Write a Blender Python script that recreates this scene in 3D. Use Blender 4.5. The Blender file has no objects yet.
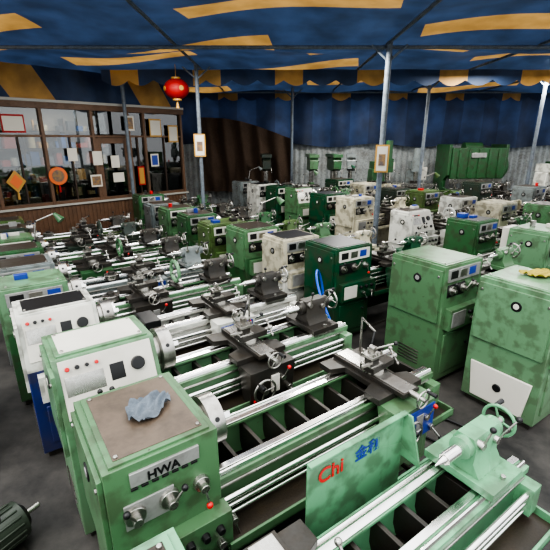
import bpy, bmesh, math, random
from mathutils import Vector, Matrix
random.seed(7)
S=bpy.context.scene
COL=S.collection

# ------------------------------------------------------------------ materials
def newmat(name):
    m=bpy.data.materials.new(name); m.use_nodes=True
    nt=m.node_tree; b=nt.nodes['Principled BSDF']
    return m,nt,b
def srgb(r,g,b):
    f=lambda c:(c/255/12.92) if c/255<=.04045 else ((c/255+.055)/1.055)**2.4
    return (f(r),f(g),f(b),1)
def plain(name,c,rough=.5,metal=0.0,spec=None,emit=0):
    m,nt,b=newmat(name)
    b.inputs['Base Color'].default_value=c; b.inputs['Roughness'].default_value=rough
    b.inputs['Metallic'].default_value=metal
    return m
def grimy(name,c,dirt=(.05,.035,.02,1),amount=.5,rough=.4,metal=0.0,scale=6,bump=.15,streak=0.0,edge=0.0,fine=.5,lo=.44,hi=.72,det=8):
    m,nt,b=newmat(name); N=nt.nodes; L=nt.links
    tc=N.new('ShaderNodeTexCoord'); n1=N.new('ShaderNodeTexNoise'); n1.inputs['Scale'].default_value=scale
    n1.inputs['Detail'].default_value=det; n1.inputs['Roughness'].default_value=.6
    oi=N.new('ShaderNodeObjectInfo'); ad=N.new('ShaderNodeVectorMath'); ad.operation='ADD'
    L.new(tc.outputs['Object'],ad.inputs[0]); L.new(oi.outputs['Location'],ad.inputs[1]); VO=ad.outputs['Vector']
    L.new(VO,n1.inputs['Vector'])
    r=N.new('ShaderNodeValToRGB'); r.color_ramp.elements[0].position=lo; r.color_ramp.elements[1].position=hi
    L.new(n1.outputs['Fac'],r.inputs['Fac'])
    n2=N.new('ShaderNodeTexNoise'); n2.inputs['Scale'].default_value=scale*9; n2.inputs['Detail'].default_value=6
    L.new(VO,n2.inputs['Vector'])
    mul=N.new('ShaderNodeMath'); mul.operation='MULTIPLY'; mul.inputs[1].default_value=amount
    L.new(r.outputs['Color'],mul.inputs[0]); fac=mul.outputs[0]
    if streak:
        mp=N.new('ShaderNodeMapping'); mp.inputs['Scale'].default_value=(14,14,.8); L.new(VO,mp.inputs['Vector'])
        n3=N.new('ShaderNodeTexNoise'); n3.inputs['Scale'].default_value=1; n3.inputs['Detail'].default_value=2; L.new(mp.outputs[0],n3.inputs['Vector'])
        mr=N.new('ShaderNodeMapRange'); mr.inputs['From Min'].default_value=.6; mr.inputs['From Max'].default_value=.9; mr.inputs['To Max'].default_value=streak
        # streaks only on vertical faces
        gn=N.new('ShaderNodeNewGeometry'); sn=N.new('ShaderNodeSeparateXYZ'); L.new(gn.outputs['Normal'],sn.inputs[0])
        ab=N.new('ShaderNodeMath'); ab.operation='ABSOLUTE'; L.new(sn.outputs['Z'],ab.inputs[0]); iv=N.new('ShaderNodeMath'); iv.operation='SUBTRACT'; iv.use_clamp=True; iv.inputs[0].default_value=1; L.new(ab.outputs[0],iv.inputs[1])
        L.new(n3.outputs['Fac'],mr.inputs['Value']); sm=N.new('ShaderNodeMath'); sm.operation='MULTIPLY'; L.new(mr.outputs['Result'],sm.inputs[0]); L.new(iv.outputs[0],sm.inputs[1])
        mm=N.new('ShaderNodeMath'); mm.operation='MAXIMUM'; L.new(fac,mm.inputs[0]); L.new(sm.outputs[0],mm.inputs[1]); fac=mm.outputs[0]
        n4=N.new('ShaderNodeTexNoise'); n4.inputs['Scale'].default_value=26; n4.inputs['Detail'].default_value=3; L.new(VO,n4.inputs['Vector'])
        m4=N.new('ShaderNodeMapRange'); m4.inputs['From Min'].default_value=.72; m4.inputs['From Max'].default_value=.75; m4.inputs['To Max'].default_value=.8
        L.new(n4.outputs['Fac'],m4.inputs['Value']); mm=N.new('ShaderNodeMath'); mm.operation='MAXIMUM'; L.new(fac,mm.inputs[0]); L.new(m4.outputs['Result'],mm.inputs[1]); fac=mm.outputs[0]
        sx=N.new('ShaderNodeSeparateXYZ'); L.new(tc.outputs['Object'],sx.inputs[0])
        mz=N.new('ShaderNodeMapRange'); mz.inputs['From Min'].default_value=.6; mz.inputs['From Max'].default_value=0.0; mz.inputs['To Max'].default_value=.5
        L.new(sx.outputs['Z'],mz.inputs['Value']); mm=N.new('ShaderNodeMath'); mm.operation='MAXIMUM'; L.new(fac,mm.inputs[0]); L.new(mz.outputs['Result'],mm.inputs[1]); fac=mm.outputs[0]
    if edge:
        ge=N.new('ShaderNodeNewGeometry'); mr=N.new('ShaderNodeMapRange'); mr.inputs['From Min'].default_value=.53; mr.inputs['From Max'].default_value=.6; mr.inputs['To Max'].default_value=edge
        L.new(ge.outputs['Pointiness'],mr.inputs['Value'])
        m2=N.new('ShaderNodeMath'); m2.operation='MULTIPLY'; L.new(mr.outputs['Result'],m2.inputs[0])
        mr2=N.new('ShaderNodeMapRange'); mr2.inputs['From Min'].default_value=.45; mr2.inputs['From Max'].default_value=.6; L.new(n2.outputs['Fac'],mr2.inputs['Value']); L.new(mr2.outputs['Result'],m2.inputs[1])
        mm=N.new('ShaderNodeMath'); mm.operation='MAXIMUM'; L.new(fac,mm.inputs[0]); L.new(m2.outputs[0],mm.inputs[1]); fac=mm.outputs[0]
    mx=N.new('ShaderNodeMix'); mx.data_type='RGBA'
    mx.inputs['A'].default_value=c; mx.inputs['B'].default_value=dirt
    L.new(fac,mx.inputs['Factor']); outc=mx.outputs['Result']
    if fine:
        mx2=N.new('ShaderNodeMix'); mx2.data_type='RGBA'; mx2.blend_type='MULTIPLY'; mx2.inputs['Factor'].default_value=fine
        L.new(outc,mx2.inputs['A'])
        r2=N.new('ShaderNodeValToRGB'); r2.color_ramp.elements[0].position=.3; r2.color_ramp.elements[0].color=(.4,.37,.33,1); r2.color_ramp.elements[1].position=.6
        L.new(n2.outputs['Fac'],r2.inputs['Fac']); L.new(r2.outputs['Color'],mx2.inputs['B']); outc=mx2.outputs['Result']
    L.new(outc,b.inputs['Base Color'])
    b.inputs['Metallic'].default_value=metal
    mr=N.new('ShaderNodeMapRange'); mr.inputs['To Min'].default_value=max(.05,rough-.08); mr.inputs['To Max'].default_value=min(1,rough+.15)
    L.new(n1.outputs['Fac'],mr.inputs['Value']); L.new(mr.outputs['Result'],b.inputs['Roughness'])
    if bump:
        bp=N.new('ShaderNodeBump'); bp.inputs['Strength'].default_value=bump; bp.inputs['Distance'].default_value=.01
        L.new(n2.outputs['Fac'],bp.inputs['Height']); L.new(bp.outputs['Normal'],b.inputs['Normal'])
    return m
STEEL=grimy('machined_steel',(.5,.49,.46,1),amount=.6,rough=.25,metal=.95,scale=6,dirt=(.10,.075,.055,1),bump=.0,fine=.2)
WAY=grimy('ground_steel',(.85,.84,.82,1),amount=.3,rough=.16,metal=1.0,scale=5,dirt=(.3,.25,.18,1),bump=.0,fine=0,lo=.5,hi=.8)
IRON=grimy('cast_iron',(.055,.052,.047,1),amount=.5,rough=.36,metal=.5,scale=7,bump=.03,fine=.2)
BLACK=plain('black_plastic',(.012,.012,.013,1),.35)
PLATE=grimy('nameplate',(.38,.38,.37,1),amount=.4,rough=.3,metal=.4,scale=9,bump=.0,fine=.1)
CREAM=grimy('cream_panel',(.6,.58,.52,1),amount=.2,rough=.35,scale=2,bump=.0,fine=0)
RED=plain('red_plastic',(.55,.02,.02,1),.35)
BLUE=plain('blue_enamel',(.02,.05,.28,1),.4)
GRIME=grimy('oily_sludge',(.035,.027,.02,1),amount=.6,rough=.35,scale=12,bump=.08)
LID=grimy('worn_brown_lid',(.12,.09,.066,1),amount=.8,rough=.38,scale=5,bump=.0,dirt=(.035,.027,.02,1),fine=.15)
def paint(n,r,g,b,amt=.5): return grimy('paint_'+n,srgb(r,g,b),amount=amt*.3,streak=.5,edge=.85,dirt=(.05,.042,.028,1),fine=0,bump=.0,rough=.27,scale=.9,lo=.35,hi=.75,det=2)
SAGE=paint('sage_green',86,124,88,.8)
SAGE2=paint('sage_green_pale',102,140,106,.6)
MINT=paint('mint_green',106,162,124,.5)
MID=paint('machine_green',52,96,60,.6)
OLIVE=paint('olive_green',80,104,60,.6)
DEEP=paint('deep_green',12,72,46,.35)
WHITE=paint('machine_white',206,206,198,.4)
CRM=paint('machine_cream',194,188,166,.5)
GREY=paint('machine_grey',120,128,128,.5)
NAVY=paint('navy_blue',24,44,104,.35)
DGREY=paint('dark_grey_green',48,62,54,.5)

P,B,ST,I,K,W_,R,U,G,WY,LD=range(11)
# ------------------------------------------------------------------ mesh helpers
def fin(bm,verts,m):
    fs=set()
    for v in verts:
        for f in v.link_faces: fs.add(f)
    for f in fs: f.material_index=m
def hexa(bm,pts,m=0):
    vs=[bm.verts.new(p) for p in pts]
    for q in ((3,2,1,0),(4,5,6,7),(0,1,5,4),(1,2,6,5),(2,3,7,6),(3,0,4,7)):
        f=bm.faces.new([vs[i] for i in q]); f.material_index=m
    return vs
def box(bm,x0,x1,y0,y1,z0,z1,m=0):
    return hexa(bm,[(x0,y0,z0),(x1,y0,z0),(x1,y1,z0),(x0,y1,z0),(x0,y0,z1),(x1,y0,z1),(x1,y1,z1),(x0,y1,z1)],m)
def prism(bm,prof,a,b,m=0,axis='x'):
    def pt(p,t):
        if axis=='x': return (t,p[0],p[1])
        if axis=='y': return (p[0],t,p[1])
        return (p[0],p[1],t)
    v0=[bm.verts.new(pt(p,a)) for p in prof]; v1=[bm.verts.new(pt(p,b)) for p in prof]
    n=len(prof); fs=[bm.faces.new(v0),bm.faces.new(v1[::-1])]
    for i in range(n): fs.append(bm.faces.new([v0[(i+1)%n],v0[i],v1[i],v1[(i+1)%n]]))
    for f in fs: f.material_index=m
    bmesh.ops.recalc_face_normals(bm,faces=fs)
    return v0+v1
def cyl(bm,p0,p1,r0,r1=None,m=0,seg=18):
    if r1 is None:r1=r0
    p0=Vector(p0);p1=Vector(p1);d=p1-p0
    q=d.to_track_quat('Z','Y').to_matrix().to_4x4()
    mat=Matrix.Translation((p0+p1)/2)@q
    r=bmesh.ops.create_cone(bm,cap_ends=True,segments=seg,radius1=r0,radius2=max(r1,.0005),depth=d.length,matrix=mat)
    fin(bm,r['verts'],m); return r['verts']
def sph(bm,c,r,m=0,sc=(1,1,1),seg=12):
    mat=Matrix.Translation(Vector(c))@Matrix.Diagonal((*sc,1))
    q=bmesh.ops.create_uvsphere(bm,u_segments=seg,v_segments=max(6,seg//2+1),radius=r,matrix=mat)
    fin(bm,q['verts'],m); return q['verts']
def torus(bm,c,axis,Rr,r,m=0,n=24,k=8):
    q=Vector(axis).to_track_quat('Z','Y'); c=Vector(c); g=[]
    for i in range(n):
        a=2*math.pi*i/n; row=[]
        for j in range(k):
            b=2*math.pi*j/k
            row.append(bm.verts.new(c+q@Vector(((Rr+r*math.cos(b))*math.cos(a),(Rr+r*math.cos(b))*math.sin(a),r*math.sin(b)))))
        g.append(row)
    for i in range(n):
        for j in range(k):
            f=bm.faces.new([g[i][j],g[(i+1)%n][j],g[(i+1)%n][(j+1)%k],g[i][(j+1)%k]]); f.material_index=m
def wheel(bm,c,axis,Rr,m=ST,hm=K,spokes=3,ph=.3):
    ax=Vector(axis).normalized(); c=Vector(c); q=ax.to_track_quat('Z','Y')
    torus(bm,c,ax,Rr,Rr*.11,m)
    cyl(bm,c-ax*.03,c+ax*.02,Rr*.25,None,m,14)
    for s in range(spokes):
        a=ph+s*2*math.pi/spokes
        e=c+q@Vector((math.cos(a)*Rr,math.sin(a)*Rr,0)); cyl(bm,c,e,Rr*.09,Rr*.07,m,8)
    e=c+q@Vector((math.cos(ph)*Rr,math.sin(ph)*Rr,0))
    cyl(bm,e,e+ax*.07,.011,.014,hm,10)
def lever(bm,p,d,l,m=ST,km=K,hub=.022,kr=.016):
    p=Vector(p);d=Vector(d).normalized()
    cyl(bm,p+Vector((0,.02,0)),p-Vector((0,.025,0)),hub,None,m,14)
    e=p+Vector((0,-.015,0))+d*l; cyl(bm,p+Vector((0,-.015,0)),e,.007,.006,m,8); sph(bm,e,kr,km)
def ballhandle(bm,c,axis,l,m=ST,ph=.5):
    ax=Vector(axis).normalized();c=Vector(c);q=ax.to_track_quat('Z','Y')
    cyl(bm,c-ax*.02,c+ax*.015,.02,None,m,12)
    d=q@Vector((math.cos(ph),math.sin(ph),0)); cyl(bm,c-d*l,c+d*l,.008,None,m,8); sph(bm,c+d*l,.017,m); sph(bm,c-d*l,.014,m)
def mkobj(name,bm,mats,parent=None,bevel=.006,loc=None,rot=0,smooth=True):
    me=bpy.data.meshes.new(name)
    bmesh.ops.recalc_face_normals(bm,faces=bm.faces)
    bm.to_mesh(me); bm.free()
    for m in mats: me.materials.append(m)
    if smooth:
        for p in me.polygons: p.use_smooth=True
        me.set_sharp_from_angle(angle=math.radians(35))
    o=bpy.data.objects.new(name,me); COL.objects.link(o)
    if parent: o.parent=parent
    if loc is not None: o.location=loc
    if rot: o.rotation_euler=(0,0,math.radians(rot))
    if bevel:
        bv=o.modifiers.new('bevel','BEVEL'); bv.width=bevel; bv.segments=2; bv.limit_method='ANGLE'; bv.angle_limit=math.radians(40); bv.harden_normals=False
    return o
def empty(name,loc=(0,0,0),rot=0):
    e=bpy.data.objects.new(name,None); e.empty_display_size=.2; COL.objects.link(e)
    e.location=loc; e.rotation_euler=(0,0,math.radians(rot)); return e
def text(name,body,size,loc,rot,mat,parent,ext=.001):
    c=bpy.data.curves.new(name,'FONT'); c.body=body; c.size=size; c.extrude=ext; c.offset=.0015
    c.materials.append(mat); o=bpy.data.objects.new(name,c); COL.objects.link(o); o.parent=parent
    o.location=loc; o.rotation_euler=rot; return o

# ------------------------------------------------------------------ lathe
rj=random.Random(3)
def lathe(x,y,pm,bmn=None,rot=None,L=2.1,W=.52,H=1.2,Lh=.55,car=.9,tail=None,slope=False,lid=G,flush=True,guard=False,wheelm=ST,tailpaint=P,motorbox=False,badge=True,apron=P,z=0,hero=False,endpanel=False,panel=None,items=True,cr=.125,lamp=False):
    if rot is None: rot=35+rj.uniform(-3.0,3.0); H+=rj.uniform(-.05,.06); Lh+=rj.uniform(-.06,.08)
    e=empty('metal_lathe',(x,y,z),rot)
    mats=[pm,bmn or pm,STEEL,IRON,BLACK,panel or (CREAM if rj.random()<.45 else PLATE),RED,BLUE,GRIME,WAY,LID]
    bv=.009
    zb=H-.38; zs=zb+.2; yc=W*.5; ins=0 if flush else .05
    bm=bmesh.new()
    box(bm,ins,Lh-.01,ins,W-ins,.06,zb-.02,B)
    box(bm,ins+.03,Lh-.05,ins+.03,W-ins-.03,0,.07,I)
    box(bm,Lh*.14,Lh*.86,ins-.012,ins+.01,.14,zb-.34,B)
    cyl(bm,(Lh*.78,ins-.01,.4),(Lh*.78,ins-.03,.4),.015,None,K,12)
    for i in range(5): box(bm,ins-.008,ins+.01,W*.3,W*.7,.18+i*.035,.195+i*.035,I)
    box(bm,L-.46,L-.04,.05,W-.05,.06,zb-.28,B); box(bm,L-.43,L-.07,.08,W-.08,0,.07,I)
    box(bm,L-.40,L-.10,.036,.06,.14,zb-.36,B)
    box(bm,Lh-.02,L-.44,W*.55,W*.6,.16,zb-.28,B)
    cyl(bm,(Lh,-.06,.13),(L-.3,-.06,.13),.014,None,I,10)
    for xx in (Lh+.02,L-.32): box(bm,xx-.01,xx+.01,-.07,.1,.11,.15,I)
    if endpanel:
        hexa(bm,[(-.02,.1,.1),(-.02,W-.1,.1),(0,W-.1,.1),(0,.1,.1),(-.02,.06,.45),(-.02,W-.06,.45),(0,W-.06,.45),(0,.06,.45)],W_)
        cyl(bm,(-.01,W*.5,.28),(-.03,W*.5,.28),.04,None,K,16)
    mkobj('cabinet',bm,mats,e,bv)
    bm=bmesh.new(); zt=zb-.29
    box(bm,Lh-.01,L+.02,-.1,W+.06,zt,zt+.015,B)
    box(bm,Lh-.01,L+.02,-.1,-.085,zt,zt+.06,B); box(bm,Lh-.01,L+.02,W+.045,W+.06,zt,zt+.06,B); box(bm,L+.005,L+.02,-.1,W+.06,zt,zt+.06,B)
    box(bm,Lh,L,-.08,W+.04,zt+.015,zt+.019,G)
    mkobj('chip_pan',bm,mats,e,.004)
    bm=bmesh.new(); ya=.1; yb=W-.1
    prof=[(ya,zb-.25),(ya+.07,zb-.25),(ya+.045,zb-.19),(ya+.045,zb-.06),(ya+.085,zb-.03),(ya+.085,zb-.012),(ya-.01,zb-.012),(ya-.01,zb-.05),(ya,zb-.07)]
    prism(bm,prof,Lh-.02,L,P); prism(bm,[(2*yc-a,b) for a,b in prof],Lh-.02,L,P)
    n=int((L-Lh)/.17)
    for i in range(n+1):
        xx=Lh+.02+i*(L-Lh-.06)/n; box(bm,xx,xx+.025,ya+.03,yb-.03,zb-.24,zb-.05,I)
    for yy in (ya+.005,yb-.035):
        prism(bm,[(yy,zb-.012),(yy+.03,zb-.012),(yy+.022,zb+.008),(yy+.015,zb+.012),(yy+.008,zb+.008)],Lh-.02,L-.005,WY)
    box(bm,Lh-.02,L-.005,ya+.042,ya+.08,zb-.012,zb,WY); box(bm,Lh-.02,L-.005,yb-.08,yb-.042,zb-.012,zb,WY)
    box(bm,Lh,L-.05,ya-.018,ya,zb-.068,zb-.052,ST)
    mkobj('bed',bm,mats,e,.003)
    bm=bmesh.new()
    for k,(zz,r) in enumerate(((zb-.10,.017),(zb-.15,.012),(zb-.20,.011))):
        cyl(bm,(Lh-.02,.04,zz),(L-.06,.04,zz),r,None,WY,14)
    box(bm,L-.1,L-.02,.01,.11,zb-.23,zb-.06,P)
    lever(bm,(Lh+.06,.0,zb-.2),(0.2,-.3,-1),.12)
    mkobj('feed_screws',bm,mats,e,.002)
    # headstock
    bm=bmesh.new()
    if slope:
        lo=zb+.03
        prism(bm,[(0,zb-.03),(0,lo),(.15,H),(W,H),(W,zb-.03)],0,Lh,P)
        s0=Vector((0,0,lo)); s1=Vector((0,.15,H)); d=(s1-s0); nrm=Vector((0,-d.z,d.y)).normalized()
        def sp(t,xx,o): 
            q=s0+d*t+nrm*o; return (xx,q.y,q.z)
        hexa(bm,[sp(.05,.03,-.01),sp(.05,Lh-.03,-.01),sp(.96,Lh-.03,-.01),sp(.96,.03,-.01),sp(.05,.03,.008),sp(.05,Lh-.03,.008),sp(.96,Lh-.03,.008),sp(.96,.03,.008)],W_)
        for i,(tx,tz,mm,rr) in enumerate(((.12,.82,R,.014),(.21,.82,K,.014),(.3,.82,K,.012),(.39,.82,R,.012),(.78,.62,K,.045),(.25,.25,K,.03),(.55,.25,K,.03),(.83,.22,K,.026))):
            a=Vector(sp(tz,tx*Lh,.0)); b=Vector(sp(tz,tx*Lh,.03)); cyl(bm,a,b,rr,rr*.9,mm,16)
        for (u0,u1,t0,t1,mm) in ((.5,.64,.45,.72,K),(.08,.44,.4,.7,ST)):
            hexa(bm,[sp(t0,u0*Lh,.0),sp(t0,u1*Lh,.0),sp(t1,u1*Lh,.0),sp(t1,u0*Lh,.0),sp(t0,u0*Lh,.010),sp(t0,u1*Lh,.010),sp(t1,u1*Lh,.010),sp(t1,u0*Lh,.010)],mm)
        lever(bm,sp(.25,.25*Lh,.03),(.5,-.3,.7),.1); lever(bm,sp(.25,.55*Lh,.03),(-.5,-.3,.6),.1)
        ltop=.17
    else:
        hexa(bm,[(0,0,zb-.03),(Lh,0,zb-.03),(Lh,W,zb-.03),(0,W,zb-.03),(0,.012,H),(Lh,.012,H),(Lh,W-.012,H),(0,W-.012,H)],P)
        if hero:
            box(bm,.1,Lh-.1,.0,.02,zb+.27,zb+.34,W_)
            for k in range(7): box(bm,.1+k*.045,.13+k*.045,.002,.02,zb+.25,zb+.262,K)
        else:
            box(bm,.05,Lh-.05,-.004,.02,zb+.22,H-.03,W_)
            for k in range(3): box(bm,.08+k*.15,.19+k*.15,-.007,.0,zb+.25,H-.05,(K,ST,U)[k] if Lh>.5 else K)
        box(bm,.06,Lh*.55,-.001,.02,zb+.06,zb+.19,K if not hero else W_)
        for (fx,fz,rr) in ((.2,zb+.13,.05),(.5,zb+.13,.05),(.8,zb+.13,.042)):
            cyl(bm,(Lh*fx,.02,fz),(Lh*fx,-.018,fz),rr,rr*.9,ST,20); cyl(bm,(Lh*fx,-.01,fz),(Lh*fx,-.04,fz),.018,None,K,12)
        lever(bm,(Lh*.2,-.03,zb+.13),(-.4,-.2,.8),.1); lever(bm,(Lh*.5,-.03,zb+.13),(.5,-.2,.8),.1); lever(bm,(Lh*.8,-.03,zb+.13),(.1,-.2,-.9),.09,km=R)
        ltop=.03
    box(bm,.03,Lh-.03,ltop,W-.03,H-.005,H+.012,P)
    box(bm,.055,Lh-.055,ltop+.025,W-.055,H+.01,H+.016,lid)
    for xx in (.07,Lh-.07):
        for yy in (ltop+.04,W-.07): cyl(bm,(xx,yy,H+.012),(xx,yy,H+.024),.01,None,ST,8)
    cyl(bm,(Lh-.01,yc,zs),(Lh+.03,yc,zs),.075,None,ST,24)
    box(bm,-.022,.0,.03,W-.03,zb-.2,H-.04,P)
    cyl(bm,(-.02,.06,H-.1),(-.03,.06,H-.1),.012,None,ST,10); cyl(bm,(-.02,W-.06,H-.1),(-.03,W-.06,H-.1),.012,None,ST,10)
    if badge:
        cyl(bm,(-.02,W*.45,H-.17),(-.028,W*.45,H-.17),.045,None,K,20); cyl(bm,(-.026,W*.45,H-.17),(-.031,W*.45,H-.17),.025,None,W_,16)
    mkobj('headstock',bm,mats,e,bv)
    bm=bmesh.new()
    box(bm,.06,Lh+.02,-.07,.02,zb-.27,zb-.05,P)
    box(bm,.09,Lh*.5,-.076,-.065,zb-.24,zb-.08,W_)
    for fx in (.6,.75,.9):
        cyl(bm,(Lh*fx,-.06,zb-.12),(Lh*fx,-.1,zb-.12),.022,.018,K,14)
    lever(bm,(Lh*.68,-.08,zb-.2),(.3,-.3,-.8),.07); lever(bm,(Lh*.9,-.08,zb-.2),(-.3,-.3,-.8),.07)
    mkobj('feed_gearbox',bm,mats,e,.005)
    bm=bmesh.new()
    cyl(bm,(Lh+.02,yc,zs),(Lh+.05,yc,zs),.1,None,ST,32); cyl(bm,(Lh+.05,yc,zs),(Lh+.135,yc,zs),cr,None,ST,36)
    cyl(bm,(Lh+.134,yc,zs),(Lh+.138,yc,zs),.035,None,K,20)
    for k in range(3):
        a=.5+k*2*math.pi/3; u=Vector((0,math.cos(a),math.sin(a))); v=Vector((0,-math.sin(a),math.cos(a))); c=Vector((Lh+.13,yc,zs))
        pts=[]
        for dx in (0,.05):
            for (s,t) in ((.03,-.016),(.105,-.016),(.105,.016),(.03,.016)): pts.append(c+u*s+v*t+Vector((dx,0,0)))
        hexa(bm,pts,WY)
        cc=Vector((Lh+.09,yc,zs))+u*(cr-.005); cyl(bm,cc,cc+u*.008,.014,None,K,8)
    mkobj('chuck',bm,mats,e,.004)
    if car is not None:
        bm=bmesh.new(); c=car
        prism(bm,[(c,.02),(c+.44,.02),(c+.44,.15),(c+.33,.19),(c+.33,W-.18),(c+.44,W-.14),(c+.44,W-.02),(c,W-.02),(c,W-.14),(c+.11,W-.18),(c+.11,.19),(c,.15)],zb+.012,zb+.055,I,axis='z')
        box(bm,c+.14,c+.30,-.06,W-.02,zb+.055,zb+.085,I); box(bm,c+.16,c+.28,-.05,W-.03,zb+.084,zb+.09,ST)
        cyl(bm,(c+.22,yc-.03,zb+.085),(c+.22,yc-.03,zb+.11),.085,None,ST,28)
        hexa(bm,[(c+.13,yc-.12,zb+.11),(c+.37,yc-.1,zb+.11),(c+.36,yc+.02,zb+.11),(c+.12,yc,zb+.11),(c+.13,yc-.12,zb+.15),(c+.37,yc-.1,zb+.15),(c+.36,yc+.02,zb+.15),(c+.12,yc,zb+.15)],I)
        box(bm,c+.12,c+.235,yc-.11,yc+.0,zb+.15,zb+.165,ST); box(bm,c+.14,c+.215,yc-.09,yc-.02,zb+.165,zb+.215,I)
        box(bm,c+.12,c+.235,yc-.11,yc+.0,zb+.215,zb+.235,ST); box(bm,c+.04,c+.14,yc-.1,yc-.085,zb+.18,zb+.2,ST)
        cyl(bm,(c+.178,yc-.055,zb+.235),(c+.178,yc-.055,zb+.27),.018,None,ST,12)
        lever(bm,(c+.178,yc-.055,zb+.275),(.5,-.6,.35),.15,km=K)
        for dx in (.135,.178,.22):
            for dy in (-.1,-.015): cyl(bm,(c+dx,yc+dy,zb+.235),(c+dx,yc+dy,zb+.26),.008,None,ST,6)
        cyl(bm,(c+.36,yc-.05,zb+.13),(c+.42,yc-.045,zb+.13),.014,None,ST,10); ballhandle(bm,(c+.43,yc-.045,zb+.13),(1,0.05,0),.06,ph=.9)
        cyl(bm,(c+.22,-.05,zb+.07),(c+.22,-.13,zb+.07),.022,None,ST,14); wheel(bm,(c+.22,-.15,zb+.07),(0,-1,0),.06,ph=1.0,spokes=2)
        hexa(bm,[(c+.03,-.11,zb-.27),(c+.41,-.11,zb-.27),(c+.41,.0,zb-.27),(c+.03,.0,zb-.27),(c+.02,-.13,zb+.01),(c+.42,-.13,zb+.01),(c+.42,.05,zb+.01),(c+.02,.05,zb+.01)],P if apron==U else apron)
        if apron==U: box(bm,c+.05,c+.39,-.135,-.11,zb-.24,zb-.02,U)
        cyl(bm,(c+.11,-.1,zb-.13),(c+.11,-.17,zb-.13),.026,None,ST,14); wheel(bm,(c+.11,-.18,zb-.13),(0,-1,0),.088,ph=2.2)
        lever(bm,(c+.3,-.13,zb-.1),(.3,-.3,.9),.1,km=R); lever(bm,(c+.36,-.13,zb-.2),(.3,-.5,-.6),.1); box(bm,c+.2,c+.27,-.14,-.12,zb-.2,zb-.06,W_)
        cyl(bm,(c+.06,-.12,zb-.23),(c+.06,-.14,zb-.23),.015,None,R,12)
        if hero:
            cyl(bm,(c+.4,W-.05,zb+.05),(c+.4,W-.05,zb+.33),.009,None,ST,8); cyl(bm,(c+.4,W-.05,zb+.33),(c+.25,yc,zb+.36),.009,None,ST,8); cyl(bm,(c+.25,yc,zb+.36),(c+.2,yc-.02,zb+.27),.009,.006,K,8)
        mkobj('carriage',bm,mats,e,.004)
    if tail is not False:
        t=(L-.42) if tail is None else tail
        bm=bmesh.new()
        box(bm,t,t+.28,.07,W-.07,zb+.012,zb+.055,tailpaint)
        prism(bm,[(yc-.1,zb+.055),(yc+.1,zb+.055),(yc+.06,zb+.12),(yc+.065,zs+.02),(yc+.045,zs+.06),(yc-.045,zs+.06),(yc-.065,zs+.02),(yc-.06,zb+.12)],t+.03,t+.25,tailpaint)
        cyl(bm,(t-.01,yc,zs),(t+.3,yc,zs),.058,.055,tailpaint,24)
        cyl(bm,(t-.14,yc,zs),(t,yc,zs),.03,None,WY,20); cyl(bm,(t-.21,yc,zs),(t-.14,yc,zs),.003,.02,WY,16)
        wheel(bm,(t+.36,yc,zs),(1,0,0),.085,ph=1.2,m=wheelm); cyl(bm,(t+.3,yc,zs),(t+.36,yc,zs),.025,None,ST,14)
        lever(bm,(t+.06,yc-.06,zs+.03),(-.1,-.3,1),.13); lever(bm,(t+.2,yc-.06,zs+.0),(.3,-.4,.9),.16)
        box(bm,t+.02,t+.26,.09,.12,zb-.03,zb+.03,ST); cyl(bm,(t+.14,.1,zb+.03),(t+.14,.1,zb+.075),.014,None,ST,6)
        mkobj('tailstock',bm,mats,e,.006)
    if items:
        bm=bmesh.new(); c0=(car or .9)+.5; t0=(L-.42) if tail is not False else L
        if t0-c0>.3 or tail is False:
            xx=min(c0+.08,L-.2)
            box(bm,xx,xx+.07,.1,W-.1,zb+.012,zb+.05,I); torus(bm,(xx+.035,yc,zs),(1,0,0),.12,.022,P,24,8)
            for k in range(3):
                a=math.pi/2+k*2*math.pi/3; u=Vector((0,math.cos(a),math.sin(a))); c=Vector((xx+.035,yc,zs)); cyl(bm,c+u*.05,c+u*.17,.014,None,ST,10)
        gx=Lh+.2
        if (car or .9)-gx>.12:
            xx=rj.uniform(gx,(car or .9)-.1)
            if rj.random()<.6: cyl(bm,(xx,yc,zb+.012),(xx,yc,zb+.07),.09,None,ST,24); cyl(bm,(xx,yc,zb+.07),(xx,yc,zb+.1),.04,None,I,16)
            else: box(bm,xx-.06,xx+.08,.12,W-.12,zb+.012,zb+.09,rj.choice((I,ST,K)))
        for k in range(rj.randint(0,3)):
            xx=rj.uniform(.1,Lh-.2); yy=rj.uniform(ltop+.05,W-.2); hh=rj.uniform(.02,.07)
            mm=rj.choice((I,ST,W_,K,U,R,W_))
            if rj.random()<.6: box(bm,xx,xx+rj.uniform(.06,.14),yy,yy+rj.uniform(.05,.12),H+.016,H+.016+hh,mm)
            else: cyl(bm,(xx+.04,yy+.04,H+.016),(xx+.04,yy+.04,H+.016+hh*1.5),.035,None,mm,16)
        mkobj('loose_tooling',bm,mats,e,.003)
    if guard:
        g0,g1=guard if isinstance(guard,tuple) else (Lh+.02,L-.1)
        bm=bmesh.new(); box(bm,g0,g1,W+.03,W+.042,zb-.25,zb+.26,P)
        box(bm,g0,g1,W+.01,W+.042,zb+.25,zb+.265,P)
        hexa(bm,[(g1-.012,W-.1,zb-.02),(g1,W-.1,zb-.02),(g1,W+.04,zb-.02),(g1-.012,W+.04,zb-.02),(g1-.012,W-.02,zb+.26),(g1,W-.02,zb+.26),(g1,W+.04,zb+.26),(g1-.012,W+.04,zb+.26)],P)
        mkobj('splash_guard',bm,mats,e,.004)
    if motorbox:
        bm=bmesh.new(); box(bm,.08,.36,W,W+.12,zb-.1,H-.02,W_); box(bm,.1,.34,W-.0,W+.13,zb-.08,H-.04,P)
        mkobj('switch_box',bm,mats,e,.005)
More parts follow.
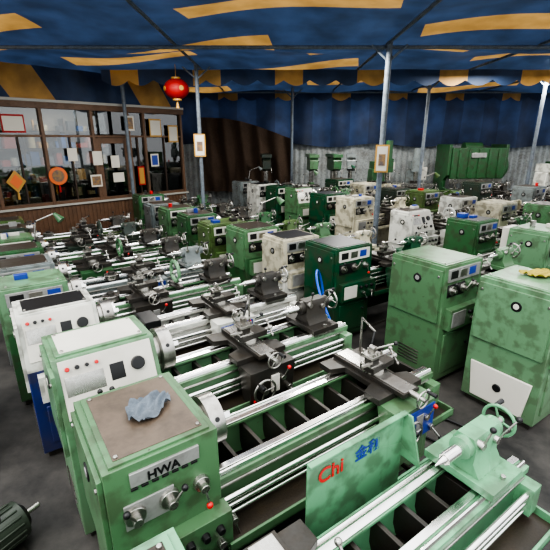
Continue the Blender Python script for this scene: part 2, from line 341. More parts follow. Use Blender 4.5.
    if lamp:
        bm=bmesh.new(); a=Vector((Lh-.06,W-.05,H)); b=a+Vector((.05,-.02,.28)); c=b+Vector((.22,-.12,.1)); d=c+Vector((.07,-.05,-.09))
        cyl(bm,a,a+Vector((0,0,.04)),.025,None,K,14); cyl(bm,a,b,.009,None,ST,10); sph(bm,b,.016,K); cyl(bm,b,c,.009,None,ST,10); sph(bm,c,.014,K); cyl(bm,c,d,.02,.055,P,18)
        mkobj('work_lamp',bm,mats,e,.002)
    return e

# near row (headstocks at the left, beds running away to the right)
l0=lathe(-.47,.37,MINT,rot=35,L=2.3,W=.52,H=1.18,Lh=.5,car=.62,wheelm=P,guard=(1.14,1.82),items=False)
l1=lathe(-.68,1.28,SAGE,rot=35,L=2.35,W=.62,H=1.18,Lh=.51,car=1.66,tail=False,lid=LD,hero=True,apron=U,badge=True,items=False,cr=.14)
l2=lathe(-1.2,1.95,SAGE2,rot=35.5,L=2.35,W=.54,H=1.24,Lh=.6,car=1.15,slope=True,tailpaint=I,lid=W_,hero=True,apron=I,panel=CREAM,items=False,cr=.15)
l3=lathe(-1.84,2.66,WHITE,NAVY,rot=35,L=2.6,W=.52,H=1.2,Lh=.56,car=1.5,slope=True,tailpaint=I,lid=K,apron=U,panel=CREAM)
lathe(-2.42,3.34,SAGE2,MID,rot=35,L=2.5,W=.5,H=1.18,Lh=.56,car=1.1,tailpaint=I,apron=I,lid=P)
lathe(-2.93,4.0,GREY,L=2.6,W=.5,H=1.15,Lh=.6,car=1.4,tailpaint=P,apron=U,rot=35)
lathe(-3.4,4.65,MID,L=2.6,W=.48,H=1.15,Lh=.6,car=.95,tailpaint=I,lamp=True,rot=34)
lathe(-3.9,5.33,SAGE,L=2.6,W=.48,H=1.12,Lh=.6,car=1.5,tailpaint=I,apron=I,rot=36,lid=P)
lathe(-4.38,6.0,DGREY,L=2.5,W=.48,H=1.12,Lh=.6,car=1.1,tailpaint=P,rot=35)
lathe(-4.85,6.7,OLIVE,L=2.5,W=.48,H=1.12,Lh=.6,car=1.4,tailpaint=I,apron=I,rot=35)
# second row
lathe(2.24,2.98,SAGE2,rot=34,L=2.1,W=.68,H=1.27,Lh=.62,car=.9,endpanel=True,lid=P,panel=CREAM,items=False)
lathe(1.62,3.68,SAGE,rot=34,L=1.95,W=.66,H=1.3,Lh=.62,car=.85,lid=P,items=False)
lathe(.72,4.62,DEEP,rot=34,L=2.05,W=.6,H=1.22,Lh=.6,car=.9,lid=K,items=False)
lathe(.12,5.15,CRM,WHITE,rot=35,L=2.0,W=.52,H=1.2,Lh=.6,car=1.0,lid=K)
lathe(-.42,5.66,SAGE,MID,rot=36,L=2.0,W=.55,H=1.22,Lh=.6,car=1.0,panel=CREAM,lamp=True)
lathe(-1.0,6.32,OLIVE,L=2.0,W=.52,H=1.2,Lh=.6,car=1.0,panel=CREAM,lid=P)
lathe(-1.5,6.98,MID,L=2.0,W=.5,H=1.2,Lh=.6,car=.8,apron=I)
lathe(-2.0,7.62,SAGE,rot=35,L=2.0,W=.5,H=1.2,Lh=.6,car=1.2,tailpaint=I,motorbox=True)
lathe(-2.5,8.32,GREY,rot=34,L=2.0,W=.5,H=1.18,Lh=.6,car=1.0,tailpaint=I)
lathe(-3.15,9.6,MID,rot=36,L=2.0,W=.5,H=1.2,Lh=.6,car=1.0)
# third row
row3=[(4.2,4.45,SAGE2),(3.55,5.15,SAGE2),(3.0,5.95,MID),(2.4,6.95,WHITE),(1.6,8.3,CRM),(1.1,9.0,DEEP),(.55,9.75,SAGE),(0.05,10.4,DEEP),(-.45,11.1,WHITE),(-.95,11.8,GREY)]
for i,(x,y,m) in enumerate(row3):
    lathe(x,y,m,L=2.05,W=.54,H=1.3 if i>3 else 1.24,Lh=.6,car=[.8,1.0,1.2][i%3],apron=[P,I,U][i%3],tailpaint=[P,I][i%2],motorbox=i in (1,7),slope=i in(3,6),lamp=i in(6,9),rot=35 if i in(3,4,9) else None,lid=[G,P,K][i%3])
row4=[(5.35,6.3,GREY),(4.85,7.1,SAGE),(4.35,7.85,CRM),(3.9,8.6,WHITE),(3.4,9.4,OLIVE),(2.95,10.15,DGREY),(2.4,11.15,CRM),(1.8,12.05,DEEP)]
for i,(x,y,m) in enumerate(row4):
    lathe(x,y,m,L=2.0,W=.54,H=1.3,Lh=.6,car=[1.0,.8,1.2][i%3],apron=[I,P][i%2],tailpaint=[P,I][i%2],guard=i%2==0,lamp=i%3==1,lid=[P,G][i%2])
row5=[(7.2,8.3,WHITE),(6.2,9.9,GREY),(5.45,11.05,DGREY)]
for i,(x,y,m) in enumerate(row5):
    lathe(x,y,m,rot=35,L=2.0,W=.54,H=1.35,Lh=.6,car=1.0,apron=I,tailpaint=I)

text('maker_lettering','HWA',.06,(.17,-.003,1.18-.1),(math.radians(90),0,0),BLACK,l1)
text('guard_lettering_red','Chi',.115,(1.2,.546,.92),(math.radians(90),0,0),RED,l0)
text('guard_lettering_blue','金和',.09,(1.44,.546,.93),(math.radians(90),0,0),BLUE,l0)

# ------------------------------------------------------------------ other machines
def press(x,y,rot):
    e=empty('sheet_metal_shear',(x,y,0),rot); mats=[MID,MID,STEEL,IRON,BLACK,PLATE,RED,BLUE,GRIME,WAY]
    bm=bmesh.new()
    for xx in (0,1.9):
        prism(bm,[(0,0),(1.0,0),(1.0,2.3),(.15,2.3),(.15,1.35),(.35,1.2),(.35,.95),(0,.9)],xx,xx+.1,P)
    box(bm,.1,1.9,.1,.25,1.25,2.2,P); box(bm,.05,1.95,-.1,.5,.75,.9,P); box(bm,.1,1.9,.1,.2,.1,.8,P); box(bm,.1,1.9,.12,.16,1.1,1.25,ST)
    for i in range(5): box(bm,.3+i*.33,.36+i*.33,.06,.12,1.3,2.15,P)
    box(bm,.7,1.2,.04,.1,1.9,2.05,W_)
    for i in range(7): cyl(bm,(.25+i*.26,.05,.95),(.25+i*.26,.05,1.15),.035,None,ST,12)
    box(bm,.1,1.9,.05,.2,.9,.95,ST)
    mkobj('frame',bm,mats,e,.012)
    bm=bmesh.new(); cyl(bm,(.7,.6,2.2),(1.3,.6,2.2),.16,None,P,20); cyl(bm,(2.0,.6,1.6),(2.1,.6,1.6),.4,None,P,28)
    mkobj('flywheel',bm,mats,e,.01)
press(5.5,13.3,6)
def mill(x,y,rot,pm,h=1.0):
    e=empty('knee_milling_machine',(x,y,0),rot); mats=[pm,pm,STEEL,IRON,BLACK,CREAM,RED,BLUE,GRIME,WAY]
    bm=bmesh.new(); box(bm,-.35,.35,-.75,.5,0,.12,P)
    hexa(bm,[(-.27,-.05,.12),(.27,-.05,.12),(.27,.45,.12),(-.27,.45,.12),(-.2,.0,1.55),(.2,.0,1.55),(.2,.4,1.55),(-.2,.4,1.55)],P)
    cyl(bm,(0,-.5,.12),(0,-.5,.6),.06,None,ST,16); mkobj('column',bm,mats,e,.02)
    bm=bmesh.new(); prism(bm,[(-.04,.55),(-.04,.95),(-.62,.95),(-.62,.85),(-.3,.6)],-.17,.17,P,axis='x'); box(bm,-.2,.2,-.55,-.1,.95,1.03,I)
    wheel(bm,(.1,-.66,.88),(0,-1,0),.09); box(bm,-.62,.62,-.48,-.2,1.03,1.12,ST); wheel(bm,(.68,-.34,1.07),(1,0,0),.09); wheel(bm,(-.68,-.34,1.07),(-1,0,0),.09)
    box(bm,-.12,.12,-.42,-.26,1.12,1.2,I); mkobj('knee_and_table',bm,mats,e,.008)
    bm=bmesh.new(); box(bm,-.15,.15,-.55,.45,1.56,1.78,P); box(bm,-.13,.13,-.72,-.5,1.5,1.9,P); cyl(bm,(0,-.62,1.9),(0,-.62,2.2*h),.11,.1,P,24); cyl(bm,(0,-.62,1.26),(0,-.62,1.5),.06,.07,ST,20); cyl(bm,(0,-.62,1.2),(0,-.62,1.26),.02,None,ST,10)
    box(bm,.13,.2,-.68,-.54,1.6,1.8,W_); lever(bm,(.2,-.62,1.55),(.8,-.2,-.4),.18); box(bm,.2,.42,.05,.2,1.2,1.6,W_)
    mkobj('ram_and_head',bm,mats,e,.012)
def drill(x,y,rot,pm):
    e=empty('pillar_drill_press',(x,y,0),rot); mats=[pm,pm,STEEL,IRON,BLACK,CREAM,RED,BLUE,GRIME,WAY]
    bm=bmesh.new(); box(bm,-.25,.25,-.5,.25,0,.1,P); cyl(bm,(0,0,.1),(0,0,1.9),.07,None,ST,24); cyl(bm,(0,0,.95),(0,0,1.1),.1,None,P,20); box(bm,-.2,.2,-.5,-.05,1.0,1.05,I); mkobj('base_and_table',bm,mats,e,.01)
    bm=bmesh.new(); prism(bm,[(.18,1.5),(.18,1.85),(-.4,1.9),(-.48,1.8),(-.48,1.55),(-.3,1.48)],-.13,.13,P,axis='x'); cyl(bm,(0,.25,1.55),(0,.25,1.95),.12,None,P,20); box(bm,-.16,.16,-.5,.36,1.9,2.0,P); cyl(bm,(0,-.36,1.25),(0,-.36,1.5),.045,.05,ST,16)
    for k in range(3):
        a=k*2.1; cyl(bm,(.14,-.3,1.6),(.16,-.3+.2*math.cos(a),1.6+.2*math.sin(a)),.009,None,ST,8); sph(bm,(.16,-.3+.2*math.cos(a),1.6+.2*math.sin(a)),.02,K)
    mkobj('drill_head',bm,mats,e,.01)
mill(8.6,10.6,20,GREY); mill(7.9,12.0,15,WHITE); mill(3.3,13.4,10,MID,1.1); mill(4.5,13.7,-12,GREY); mill(8.9,13.2,10,MID,1.15); mill(9.3,8.8,20,SAGE); mill(10.0,12.2,10,DEEP,1.15); mill(10.6,10.3,15,MID,1.15)
drill(1.9,13.9,10,MID); drill(2.5,14.0,-8,GREY); drill(8.6,7.7,20,GREY); drill(-.3,13.9,5,DGREY); drill(1.2,13.9,5,SAGE)

# ------------------------------------------------------------------ floor, walls
m,nt,b=newmat('oily_concrete'); N=nt.nodes;Lk=nt.links
tc=N.new('ShaderNodeTexCoord'); n=N.new('ShaderNodeTexNoise'); n.inputs['Scale'].default_value=1.3; n.inputs['Detail'].default_value=10; n.inputs['Roughness'].default_value=.7
Lk.new(tc.outputs['Object'],n.inputs['Vector']); r=N.new('ShaderNodeValToRGB'); r.color_ramp.elements[0].position=.35; r.color_ramp.elements[0].color=(.012,.012,.012,1); r.color_ramp.elements[1].position=.7; r.color_ramp.elements[1].color=(.095,.088,.08,1)
Lk.new(n.outputs['Fac'],r.inputs['Fac']); Lk.new(r.outputs['Color'],b.inputs['Base Color'])
r2=N.new('ShaderNodeMapRange'); r2.inputs['To Min'].default_value=.4; r2.inputs['To Max'].default_value=.95; Lk.new(n.outputs['Fac'],r2.inputs['Value']); Lk.new(r2.outputs['Result'],b.inputs['Roughness'])
FLOOR=m
bm=bmesh.new(); box(bm,-14,16,-4,20,-.1,0,0); mkobj('floor',bm,[FLOOR],None,0)

def tarp(name,c1,c2,period,frac,axis,trans=.35,patch=None):
    m,nt,b=newmat(name); N=nt.nodes;Lk=nt.links
    tc=N.new('ShaderNodeTexCoord'); dot=N.new('ShaderNodeVectorMath'); dot.operation='DOT_PRODUCT'; dot.inputs[1].default_value=axis
    Lk.new(tc.outputs['Object'],dot.inputs[0])
    dv=N.new('ShaderNodeMath'); dv.operation='DIVIDE'; dv.inputs[1].default_value=period; Lk.new(dot.outputs['Value'],dv.inputs[0])
    fr=N.new('ShaderNodeMath'); fr.operation='FRACT'; Lk.new(dv.outputs[0],fr.inputs[0])
    lt=N.new('ShaderNodeMath'); lt.operation='LESS_THAN'; lt.inputs[1].default_value=frac; Lk.new(fr.outputs[0],lt.inputs[0]); fac=lt.outputs[0]
    if patch:
        d2=N.new('ShaderNodeVectorMath'); d2.operation='DOT_PRODUCT'; d2.inputs[1].default_value=(.98,-.2,0); Lk.new(tc.outputs['Object'],d2.inputs[0])
        v2=N.new('ShaderNodeMath'); v2.operation='DIVIDE'; v2.inputs[1].default_value=patch; Lk.new(d2.outputs['Value'],v2.inputs[0])
        fl=N.new('ShaderNodeMath'); fl.operation='FLOOR'; Lk.new(dv.outputs[0],fl.inputs[0]); ms_=N.new('ShaderNodeMath'); ms_.operation='MULTIPLY_ADD'; ms_.inputs[1].default_value=.37; Lk.new(fl.outputs[0],ms_.inputs[0]); Lk.new(v2.outputs[0],ms_.inputs[2])
        f2=N.new('ShaderNodeMath'); f2.operation='FRACT'; Lk.new(ms_.outputs[0],f2.inputs[0]); l2=N.new('ShaderNodeMath'); l2.operation='LESS_THAN'; l2.inputs[1].default_value=.55; Lk.new(f2.outputs[0],l2.inputs[0])
        mm=N.new('ShaderNodeMath'); mm.operation='MULTIPLY'; Lk.new(fac,mm.inputs[0]); Lk.new(l2.outputs[0],mm.inputs[1]); fac=mm.outputs[0]
    mx=N.new('ShaderNodeMix'); mx.data_type='RGBA'; mx.inputs['A'].default_value=c1; mx.inputs['B'].default_value=c2; Lk.new(fac,mx.inputs['Factor'])
    b.inputs['Roughness'].default_value=.6; 
    ns=N.new('ShaderNodeTexNoise'); ns.inputs['Scale'].default_value=1.7; ns.inputs['Detail'].default_value=6; Lk.new(tc.outputs['Object'],ns.inputs['Vector'])
    nr=N.new('ShaderNodeValToRGB'); nr.color_ramp.elements[0].position=.35; nr.color_ramp.elements[0].color=(.5,.47,.43,1); nr.color_ramp.elements[1].position=.65; Lk.new(ns.outputs['Fac'],nr.inputs['Fac'])
    mg=N.new('ShaderNodeMix'); mg.data_type='RGBA'; mg.blend_type='MULTIPLY'; mg.inputs['Factor'].default_value=.8; Lk.new(mx.outputs['Result'],mg.inputs['A']); Lk.new(nr.outputs['Color'],mg.inputs['B'])
    Lk.new(mg.outputs['Result'],b.inputs['Base Color'])
    tr=N.new('ShaderNodeBsdfTranslucent'); Lk.new(mg.outputs['Result'],tr.inputs['Color'])
    ms=N.new('ShaderNodeMixShader'); ms.inputs[0].default_value=trans
    Lk.new(b.outputs[0],ms.inputs[1]); Lk.new(tr.outputs[0],ms.inputs[2]); Lk.new(ms.outputs[0],N['Material Output'].inputs['Surface'])
    return m
YEL=srgb(208,164,98); BLU=srgb(62,82,116)
CEIL=tarp('striped_canopy',BLU,YEL,1.5,.36,(.2,.98,0),.26,patch=5.5)
VAL=tarp('striped_valance',BLU,YEL,1.9,.34,(1,0,0),.4)
BT=tarp('blue_tarpaulin',srgb(52,68,102),srgb(62,82,122),1.3,.5,(1,0,0),.25)
def sheet(name,fn,nu,nv,mat,loc=(0,0,0),rot=0,parent=None):
    bm=bmesh.new(); g=[[bm.verts.new(fn(i/nu,j/nv)) for j in range(nv+1)] for i in range(nu+1)]
    for i in range(nu):
        for j in range(nv): bm.faces.new([g[i][j],g[i+1][j],g[i+1][j+1],g[i][j+1]])
    me=bpy.data.meshes.new(name); bm.to_mesh(me); bm.free(); me.materials.append(mat)
    for p in me.polygons: p.use_smooth=True
    o=bpy.data.objects.new(name,me); COL.objects.link(o); o.location=loc; o.rotation_euler=(0,0,math.radians(rot)); o.parent=parent; return o
sheet('ceiling',lambda u,v:(-11+23*u,4.9+11*v,3.95+.22*abs(math.sin(v*11*math.pi/3.3))+.05*math.sin(u*40+v*9)),90,70,CEIL)
sheet('wall_back_tarpaulin',lambda u,v:(-3.5+15.5*u,15.2+.08*math.sin(u*80)+.05*math.sin(u*23+v*4),2.25+1.85*v+.06*math.sin(u*31)*(1-v)-.35*max(0,u-.7)*(1-v)),300,8,BT)
CORR=grimy('corrugated_sheet',srgb(168,174,174),amount=.6,rough=.5,scale=2,dirt=(.10,.08,.06,1))
sheet('wall_back',lambda u,v:(-4+16*u,15.45+.02*math.sin(u*16*2*math.pi/.2),0+2.75*v),800,1,CORR)
for k,(yy,zz,x0,x1) in enumerate(((14.9,4.0,-3.5,11.5),(10.4,3.95,-4,11))):
    sheet('canopy_valance',lambda u,v:(x0+(x1-x0)*u,yy+.05*math.sin(u*50),zz+.02-(.22+.12*abs(math.sin(u*(x1-x0)*math.pi/.6)))*v),200,3,VAL)
CURT=grimy('brown_cloth',srgb(84,68,56),amount=.4,rough=.9,scale=3)
sheet('brown_curtain',lambda u,v:(-2.5+3.1*u,14.7+.11*math.sin(u*34+v*2.5)+.06*math.sin(u*13-v*7),.7+(2.35+.2*math.sin(u*math.pi*1.0+.5)-(.5*u))*v),110,20,CURT)

# ------------------------------------------------------------------ office facade (left)
ang=45.8
wood=grimy('brown_wood',srgb(112,84,64),amount=.4,rough=.5,scale=5)
woodd=grimy('dark_wood',srgb(62,46,36),amount=.4,rough=.5,scale=5)
m,nt,b=newmat('office_glass'); N=nt.nodes;Lk=nt.links
tr=N.new('ShaderNodeBsdfTransparent'); tr.inputs['Color'].default_value=(.6,.64,.64,1); gl=N.new('ShaderNodeBsdfGlossy'); gl.inputs['Roughness'].default_value=.02
fz=N.new('ShaderNodeFresnel'); fz.inputs['IOR'].default_value=2.4; ms=N.new('ShaderNodeMixShader')
Lk.new(fz.outputs[0],ms.inputs[0]); Lk.new(tr.outputs[0],ms.inputs[1]); Lk.new(gl.outputs[0],ms.inputs[2]); Lk.new(ms.outputs[0],N['Material Output'].inputs['Surface'])
GL=m
SILL=plain('sill_paint',srgb(170,168,160),.5)
e=empty('wall_left',(-8.63,6.56,0),ang); OFF=e
bm=bmesh.new()
box(bm,0,8.5,0,.12,0,.9,0)
for i in range(85): box(bm,i*.1+.02,i*.1+.07,-.015,.01,.05,.88,0)
box(bm,0,8.55,-.06,.14,.9,.95,2)
box(bm,0,8.55,-.04,.14,3.12,3.27,0); box(bm,0,8.55,-.06,-.03,3.25,3.31,2)
for s in (0,1.2,2.4,3.62,4.7,5.85,6.8,7.25,8.42): box(bm,s,s+.07,-.03,.12,.95,3.12,0)
box(bm,0,8.5,-.015,.1,2.5,2.55,0)
box(bm,0,8.5,-.02,.12,.95,1.02,0)
mkobj('office_frame',bm,[wood,woodd,SILL],e,.004)
sheet('upper_tarp_strip',lambda u,v:(8.5*u,.05+.03*math.sin(u*60+v*2),3.28+.72*v),150,4,tarp('office_tarp',BLU,YEL,3.1,.3,(1,0,.6),.25),parent=e)
for i,(a,c) in enumerate(((.07,1.2),(1.27,2.4),(2.47,3.62),(3.69,4.7),(4.77,5.85),(6.87,7.25),(7.32,8.42))):
    bm=bmesh.new(); box(bm,a,c,.04,.05,1.02,3.12,0)
    mid=(a+c)/2; box(bm,mid-.018,mid+.018,.0,.06,1.02,2.5,1)
    mkobj('window_%d'%(i+1),bm,[GL,woodd],e,0)
bm=bmesh.new(); box(bm,5.94,6.06,.02,.07,.05,2.5,1); box(bm,6.68,6.8,.02,.07,.05,2.5,1); box(bm,6.06,6.68,.02,.07,.05,1.0,1); box(bm,6.06,6.68,.02,.07,2.35,2.5,1); box(bm,6.06,6.68,.04,.05,1.0,2.35,0); box(bm,5.94,6.8,.04,.05,2.57,3.12,0); cyl(bm,(6.7,0,1.1),(6.7,-.05,1.1),.03,None,2,14)
mkobj('door_1',bm,[GL,wood,STEEL],e,.004)
inw=plain('office_wall_paint',srgb(150,138,124),.8)
bm=bmesh.new(); box(bm,0,8.5,2.4,2.5,0,3.95,0); box(bm,8.42,8.5,.1,2.5,0,3.95,0); box(bm,0,.08,.1,2.5,0,3.95,0); box(bm,.08,8.42,.12,2.4,3.4,3.45,0); mkobj('office_inner_walls',bm,[inw],e,0)
pal=[plain('carton_%d'%i,srgb(*c),.6) for i,c in enumerate(((200,180,140),(190,80,70),(50,90,150),(220,215,200),(200,140,130),(225,165,70),(50,50,52),(140,140,145)))]
rs=random.Random(11)
bm=bmesh.new()
for (sy,x0,x1,zs_) in ((1.9,.3,8.2,(.4,.85,1.3,1.75,2.2,2.65)),(.35,.3,5.7,(.95,1.42))):
    dp=.4 if sy>1 else .22
    for zz in zs_:
        box(bm,x0,x1,sy,sy+dp,zz,zz+.025,8)
        x=x0+.05
        while x<x1-.3:
            w_=rs.uniform(.08,.3); h_=rs.uniform(.1,.36)
            if rs.random()<.85:
                if rs.random()<.75: box(bm,x,x+w_*.92,sy+.03,sy+dp-.03,zz+.026,zz+.026+h_,rs.randrange(8))
                else: cyl(bm,(x+w_/2,sy+dp/2,zz+.026),(x+w_/2,sy+dp/2,zz+.026+h_),min(w_*.4,dp*.4),None,rs.randrange(8),14)
            x+=w_+.02
    for k in range(8):
        xx=x0+k*(x1-x0-.04)/7; box(bm,xx,xx+.04,sy,sy+dp,0,zs_[-1]+(.35 if sy>1 else 0),8)
mkobj('stocked_shelves',bm,pal+[woodd],e,0)
PAPER=plain('paper_white',srgb(205,200,188),.8); ORG=plain('orange_paper',srgb(214,110,56),.6); GOLD=plain('gold_paper',srgb(180,138,66),.4); REDP=plain('red_paper',srgb(160,28,26),.6); PHOTO=grimy('photo_print',srgb(150,120,80),amount=.9,rough=.3,scale=14,dirt=(.02,.05,.12,1))
def facade_item(name,s,z,w,h,mats,shape='rect'):
    a=math.radians(ang); px=-8.63+s*math.cos(a); py=6.56+s*math.sin(a)
    bm=bmesh.new()
    if shape=='rect':
        box(bm,-w/2,w/2,-.06,-.045,-h/2,h/2,0); box(bm,-w/2+.03,w/2-.03,-.064,-.055,-h/2+.04,h/2-.04,1)
    elif shape=='diamond':
        prism(bm,[(0,-h/2),(w/2,0),(0,h/2),(-w/2,0)],-.06,-.045,0,axis='y'); prism(bm,[(0,-h/3),(w/3,0),(0,h/3),(-w/3,0)],-.066,-.055,1,axis='y')
        cyl(bm,(0,-.05,-h/2),(0,-.05,-h/2-.15),.02,.03,0,8)
    else:
        cyl(bm,(0,-.045,0),(0,-.062,0),w/2,None,0,28); cyl(bm,(0,-.055,0),(0,-.068,0),w/3,None,1,24); cyl(bm,(0,-.05,-h/2),(0,-.05,-h/2-.18),.015,.03,2,8)
    mkobj(name,bm,mats,None,0,(px,py,z),ang)
facade_item('framed_poster',4.15,2.78,.46,.38,[REDP,PAPER])
facade_item('hanging_gold_ornament',4.0,1.55,.4,.5,[GOLD,ORG],'diamond')
facade_item('hanging_fan_ornament',4.9,1.62,.42,.4,[ORG,PHOTO,REDP],'round')
facade_item('paper_notice',5.9,2.0,.24,.34,[PAPER,PAPER])
facade_item('paper_notice',6.85,2.85,.26,.36,[PAPER,PHOTO])
facade_item('paper_notice',5.8,1.45,.28,.3,[PAPER,PHOTO])
facade_item('paper_notice',6.35,1.9,.22,.3,[PAPER,PAPER])
facade_item('paper_notice',6.4,1.5,.3,.24,[PAPER,PAPER])
facade_item('paper_notice',5.3,2.1,.22,.3,[PAPER,PAPER])
facade_item('framed_picture',7.6,2.75,.36,.46,[GOLD,PAPER])
facade_item('framed_picture',8.15,2.6,.32,.46,[GOLD,PAPER])
facade_item('paper_notice',7.5,1.9,.24,.34,[PAPER,BLUE])
facade_item('paper_notice',7.06,1.5,.2,.5,[REDP,GOLD])

# ------------------------------------------------------------------ poles and roof tubes
POLE=grimy('pole_paint',srgb(110,120,130),amount=.5,rough=.5,scale=9)
def pole(x,y,r=.05,h=4.0,mat=POLE):
    bm=bmesh.new(); cyl(bm,(0,0,0),(0,0,h),r,None,0,20); box(bm,-.09,.09,-.09,.09,0,.02,0)
    cyl(bm,(0,0,h-.3),(.3,0,h-.05),r*.4,None,0,10); cyl(bm,(0,0,h-.3),(-.3,0,h-.05),r*.4,None,0,10)
    return mkobj('canopy_post',bm,[mat],None,0,(x,y,0))
pole(1.92,7.72,.05); pole(-1.72,9.9,.045); pole(4.1,11.9,.045); pole(6.75,11.2,.045); pole(.55,14.1,.045); pole(-3.75,11.0,.045)
bm=bmesh.new()
for yy in (7.8,11.7,14.8): cyl(bm,(-5 if yy>9 else -10,yy,3.93),(11,yy,3.93),.03,None,0,12)
for xx in (-1.7,1.9,4.5,6.8): cyl(bm,(xx,5,3.98),(xx,15,3.98),.025,None,0,12)
mkobj('roof_tube_frame',bm,[POLE],None,0)
def pic(name,x,y,z,w,h,m1,m2,rot=0):
    bm=bmesh.new(); box(bm,-w/2,w/2,-.015,0,-h/2,h/2,0); box(bm,-w/2+.03,w/2-.03,-.02,-.01,-h/2+.03,h/2-.03,1); box(bm,-w/4,w/4,-.023,-.015,-h/4,h/6,2)
    mkobj(name,bm,[m1,m2,PHOTO],None,0,(x,y,z),rot)
pic('framed_certificate',1.92,7.655,2.12,.24,.48,GOLD,PAPER,-8)
pic('framed_certificate',-1.72,9.84,2.32,.26,.5,GOLD,PAPER,5)
e=empty('red_paper_lantern',(-2.2,10.0,3.52))
bm=bmesh.new()
n=24
ring=[]
for j in range(9):
    t=math.pi*(.1+.8*j/8); row=[]
    for i in range(n):
        a=2*math.pi*i/n; rr=.27*math.sin(t)*(1+.04*(i%2)); row.append(bm.verts.new((rr*math.cos(a),rr*math.sin(a),.22*math.cos(t))))
    ring.append(row)
for j in range(8):
    for i in range(n): bm.faces.new([ring[j][i],ring[j][(i+1)%n],ring[j+1][(i+1)%n],ring[j+1][i]])
for i in range(4):
    a=i*math.pi/2+.6; cyl(bm,(.27*math.cos(a),.27*math.sin(a),0),(.283*math.cos(a),.283*math.sin(a),0),.05,None,1,16)
mkobj('shade',bm,[REDP,GOLD],e,0)
bm=bmesh.new(); cyl(bm,(0,0,.19),(0,0,.24),.1,None,0,20); cyl(bm,(0,0,-.24),(0,0,-.19),.1,None,0,20); cyl(bm,(0,0,.24),(0,0,.5),.008,None,0,6); cyl(bm,(0,0,-.4),(0,0,-.24),.045,.012,0,10)
mkobj('cap_and_tassel',bm,[GOLD],e,0)

# ------------------------------------------------------------------ clutter
def cloth(name,loc,w,h,mat,seed,parent=None,amp=.03):
    rnd=random.Random(seed); ph=[rnd.uniform(0,6) for _ in range(6)]
    o=sheet(name,lambda u,v:((u-.5)*w*(1+.2*math.sin(v*5+ph[0])),(v-.5)*h*(1+.2*math.sin(u*6+ph[1])),.012+amp*abs(math.sin(u*9+ph[2]+2*math.sin(v*7)))*abs(math.cos(v*8+ph[3]+math.sin(u*5)))),24,24,mat,loc,rnd.uniform(0,90)); return o
RAG=grimy('grey_cloth',srgb(104,114,124),amount=.3,rough=.95,scale=10,fine=.2); YR=grimy('yellow_cloth',srgb(170,155,70),amount=.3,rough=.95,scale=10,fine=.2)
cloth('grey_rag',(-.62,1.70,1.196),.2,.15,RAG,2,amp=.035)
cloth('yellow_rag',(2.36,3.5,1.288),.24,.17,YR,5,amp=.03)
def hose(name,pts,r,mat):
    c=bpy.data.curves.new(name,'CURVE'); c.dimensions='3D'; c.bevel_depth=r; c.bevel_resolution=3; s=c.splines.new('NURBS'); s.points.add(len(pts)-1)
    for i,p in enumerate(pts): s.points[i].co=(*p,1)
    s.use_endpoint_u=True; s.order_u=4; c.materials.append(mat); o=bpy.data.objects.new(name,c); COL.objects.link(o); return o
HB=plain('blue_hose_rubber',(.01,.08,.45,1),.35)
hose('blue_air_hose',[(.95,3.75,.02),(.8,4.0,.02),(.6,4.25,.3),(.55,4.45,.9),(.45,4.3,1.15),(.42,3.95,1.05),(.5,3.7,.85),(.62,3.55,.6),(.8,3.5,.2),(.95,3.6,.02)],.013,HB)
hose('black_cable',[(-1.9,1.2,.02),(-1.5,1.2,.02),(-1.35,1.45,.02),(-1.8,1.6,.02),(-2.2,1.9,.02)],.01,BLACK)
hose('black_cable',[(1.2,3.0,.02),(1.6,2.6,.02),(1.9,2.9,.02),(1.5,3.2,.02),(1.1,3.5,.02),(.9,3.9,.02)],.012,BLACK)
e=empty('parts_trolley',(-2.75,2.35,0),35)
bm=bmesh.new()
for xx in (0,.52):
    for yy in (0,.72): box(bm,xx,xx+.03,yy,yy+.03,.08,.8,0); cyl(bm,(xx,yy+.015,.05),(xx+.03,yy+.015,.05),.05,None,1,16)
for zz in (.25,.76):
    box(bm,0,.55,0,.75,zz,zz+.015,0)
    box(bm,0,.55,0,.012,zz,zz+.06,0); box(bm,0,.55,.738,.75,zz,zz+.06,0); box(bm,0,.012,0,.75,zz,zz+.06,0); box(bm,.538,.55,0,.75,zz,zz+.06,0)
mkobj('frame',bm,[GREY,BLACK],e,.003)
bm=bmesh.new(); cyl(bm,(.2,.2,.775),(.2,.2,.87),.11,None,1,28); cyl(bm,(.4,.45,.775),(.4,.45,.83),.09,None,0,28); box(bm,.1,.3,.5,.66,.775,.9,0); cyl(bm,(.2,.3,.27),(.2,.3,.45),.12,None,0,24)
mkobj('spare_parts',bm,[IRON,STEEL],e,.004)
e=empty('electric_motor',(-1.72,1.85,0),60)
bm=bmesh.new(); cyl(bm,(-.18,0,.15),(.18,0,.15),.12,None,0,28)
for k in range(16):
    a=k*math.pi/8; u=Vector((0,math.cos(a),math.sin(a))); 
    cyl(bm,Vector((-.15,0,.15))+u*.122,Vector((.15,0,.15))+u*.122,.008,None,0,6)
cyl(bm,(.18,0,.15),(.21,0,.15),.1,.07,1,24); cyl(bm,(.2,0,.15),(.3,0,.15),.018,None,2,12); box(bm,-.12,.12,-.14,.14,0,.03,1); box(bm,-.1,.1,-.06,.06,.02,.08,1); box(bm,-.08,.06,-.05,.05,.26,.31,1)
mkobj('motor_body',bm,[DGREY,IRON,STEEL],e,.003)
e=empty('chuck_faceplate',(-1.45,1.25,0),0)
bm=bmesh.new(); cyl(bm,(0,0,0),(0,0,.05),.17,None,0,36); cyl(bm,(0,0,.05),(0,0,.12),.07,None,1,24); mkobj('plate',bm,[IRON,STEEL],e,.004)

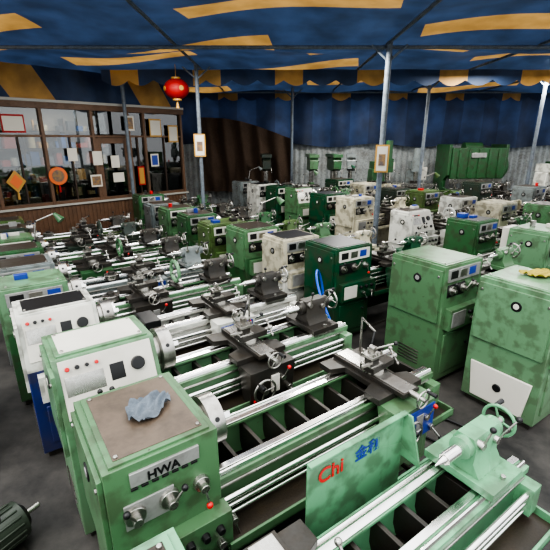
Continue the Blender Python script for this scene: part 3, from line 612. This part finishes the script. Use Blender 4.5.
# ------------------------------------------------------------------ light
w=bpy.data.worlds.new('World'); S.world=w; w.use_nodes=True
N=w.node_tree.nodes; Lk=w.node_tree.links
bg=N['Background']; bg.inputs['Strength'].default_value=1.0
tc=N.new('ShaderNodeTexCoord'); sx=N.new('ShaderNodeSeparateXYZ'); Lk.new(tc.outputs['Generated'],sx.inputs[0])
cr_=N.new('ShaderNodeValToRGB'); Lk.new(sx.outputs['Z'],cr_.inputs['Fac']); el=cr_.color_ramp.elements
el[0].position=0.0; el[0].color=(.38,.39,.4,1); el[1].position=1.0; el[1].color=(1,1,1,1); q=el.new(.35); q.color=(.6,.62,.64,1)
vm=N.new('ShaderNodeVectorMath'); vm.operation='SCALE'; vm.inputs['Scale'].default_value=3.2; Lk.new(cr_.outputs['Color'],vm.inputs[0]); Lk.new(vm.outputs['Vector'],bg.inputs['Color'])
sl=bpy.data.lights.new('hazy_sun','SUN'); sl.energy=1.2; sl.angle=math.radians(25); sl.color=(1,.95,.86); so=bpy.data.objects.new('hazy_sun',sl); COL.objects.link(so)
so.rotation_euler=Vector((-.35,-.75,1.0)).to_track_quat('Z','Y').to_euler()
def area(name,loc,sx,sy,pw,rot=(0,0,0)):
    l=bpy.data.lights.new(name,'AREA'); l.shape='RECTANGLE'; l.size=sx; l.size_y=sy; l.energy=pw; l.color=(1,.98,.93)
    o=bpy.data.objects.new(name,l); COL.objects.link(o); o.location=loc; o.rotation_euler=rot
for i,(x,y) in enumerate(((1,7.5),(4.5,9.8),(-2,8.5),(2.5,12.6),(7,11))): area('added_canopy_fill',(x,y,3.85),1.2,.12,130)  # added area lights that brighten the rear rows; no real tubes hang here
for s in (3.2,6.0):
    a=math.radians(ang); area('added_office_fill',(-8.63+s*math.cos(a)-1.2*math.sin(a),6.56+s*math.sin(a)+1.2*math.cos(a),3.3),1.2,.15,60)  # added fill behind the glass to light the shelves, not an actual lamp
try: S.view_settings.look='AgX - High Contrast'
except Exception as ex: print(ex)

# ------------------------------------------------------------------ camera
cam=bpy.data.cameras.new('camera'); co=bpy.data.objects.new('camera',cam); COL.objects.link(co)
cam.sensor_width=36; cam.lens=410/550*36; co.location=(0,0,2.45); co.rotation_euler=(math.radians(90-18.3),0,0)
S.camera=co
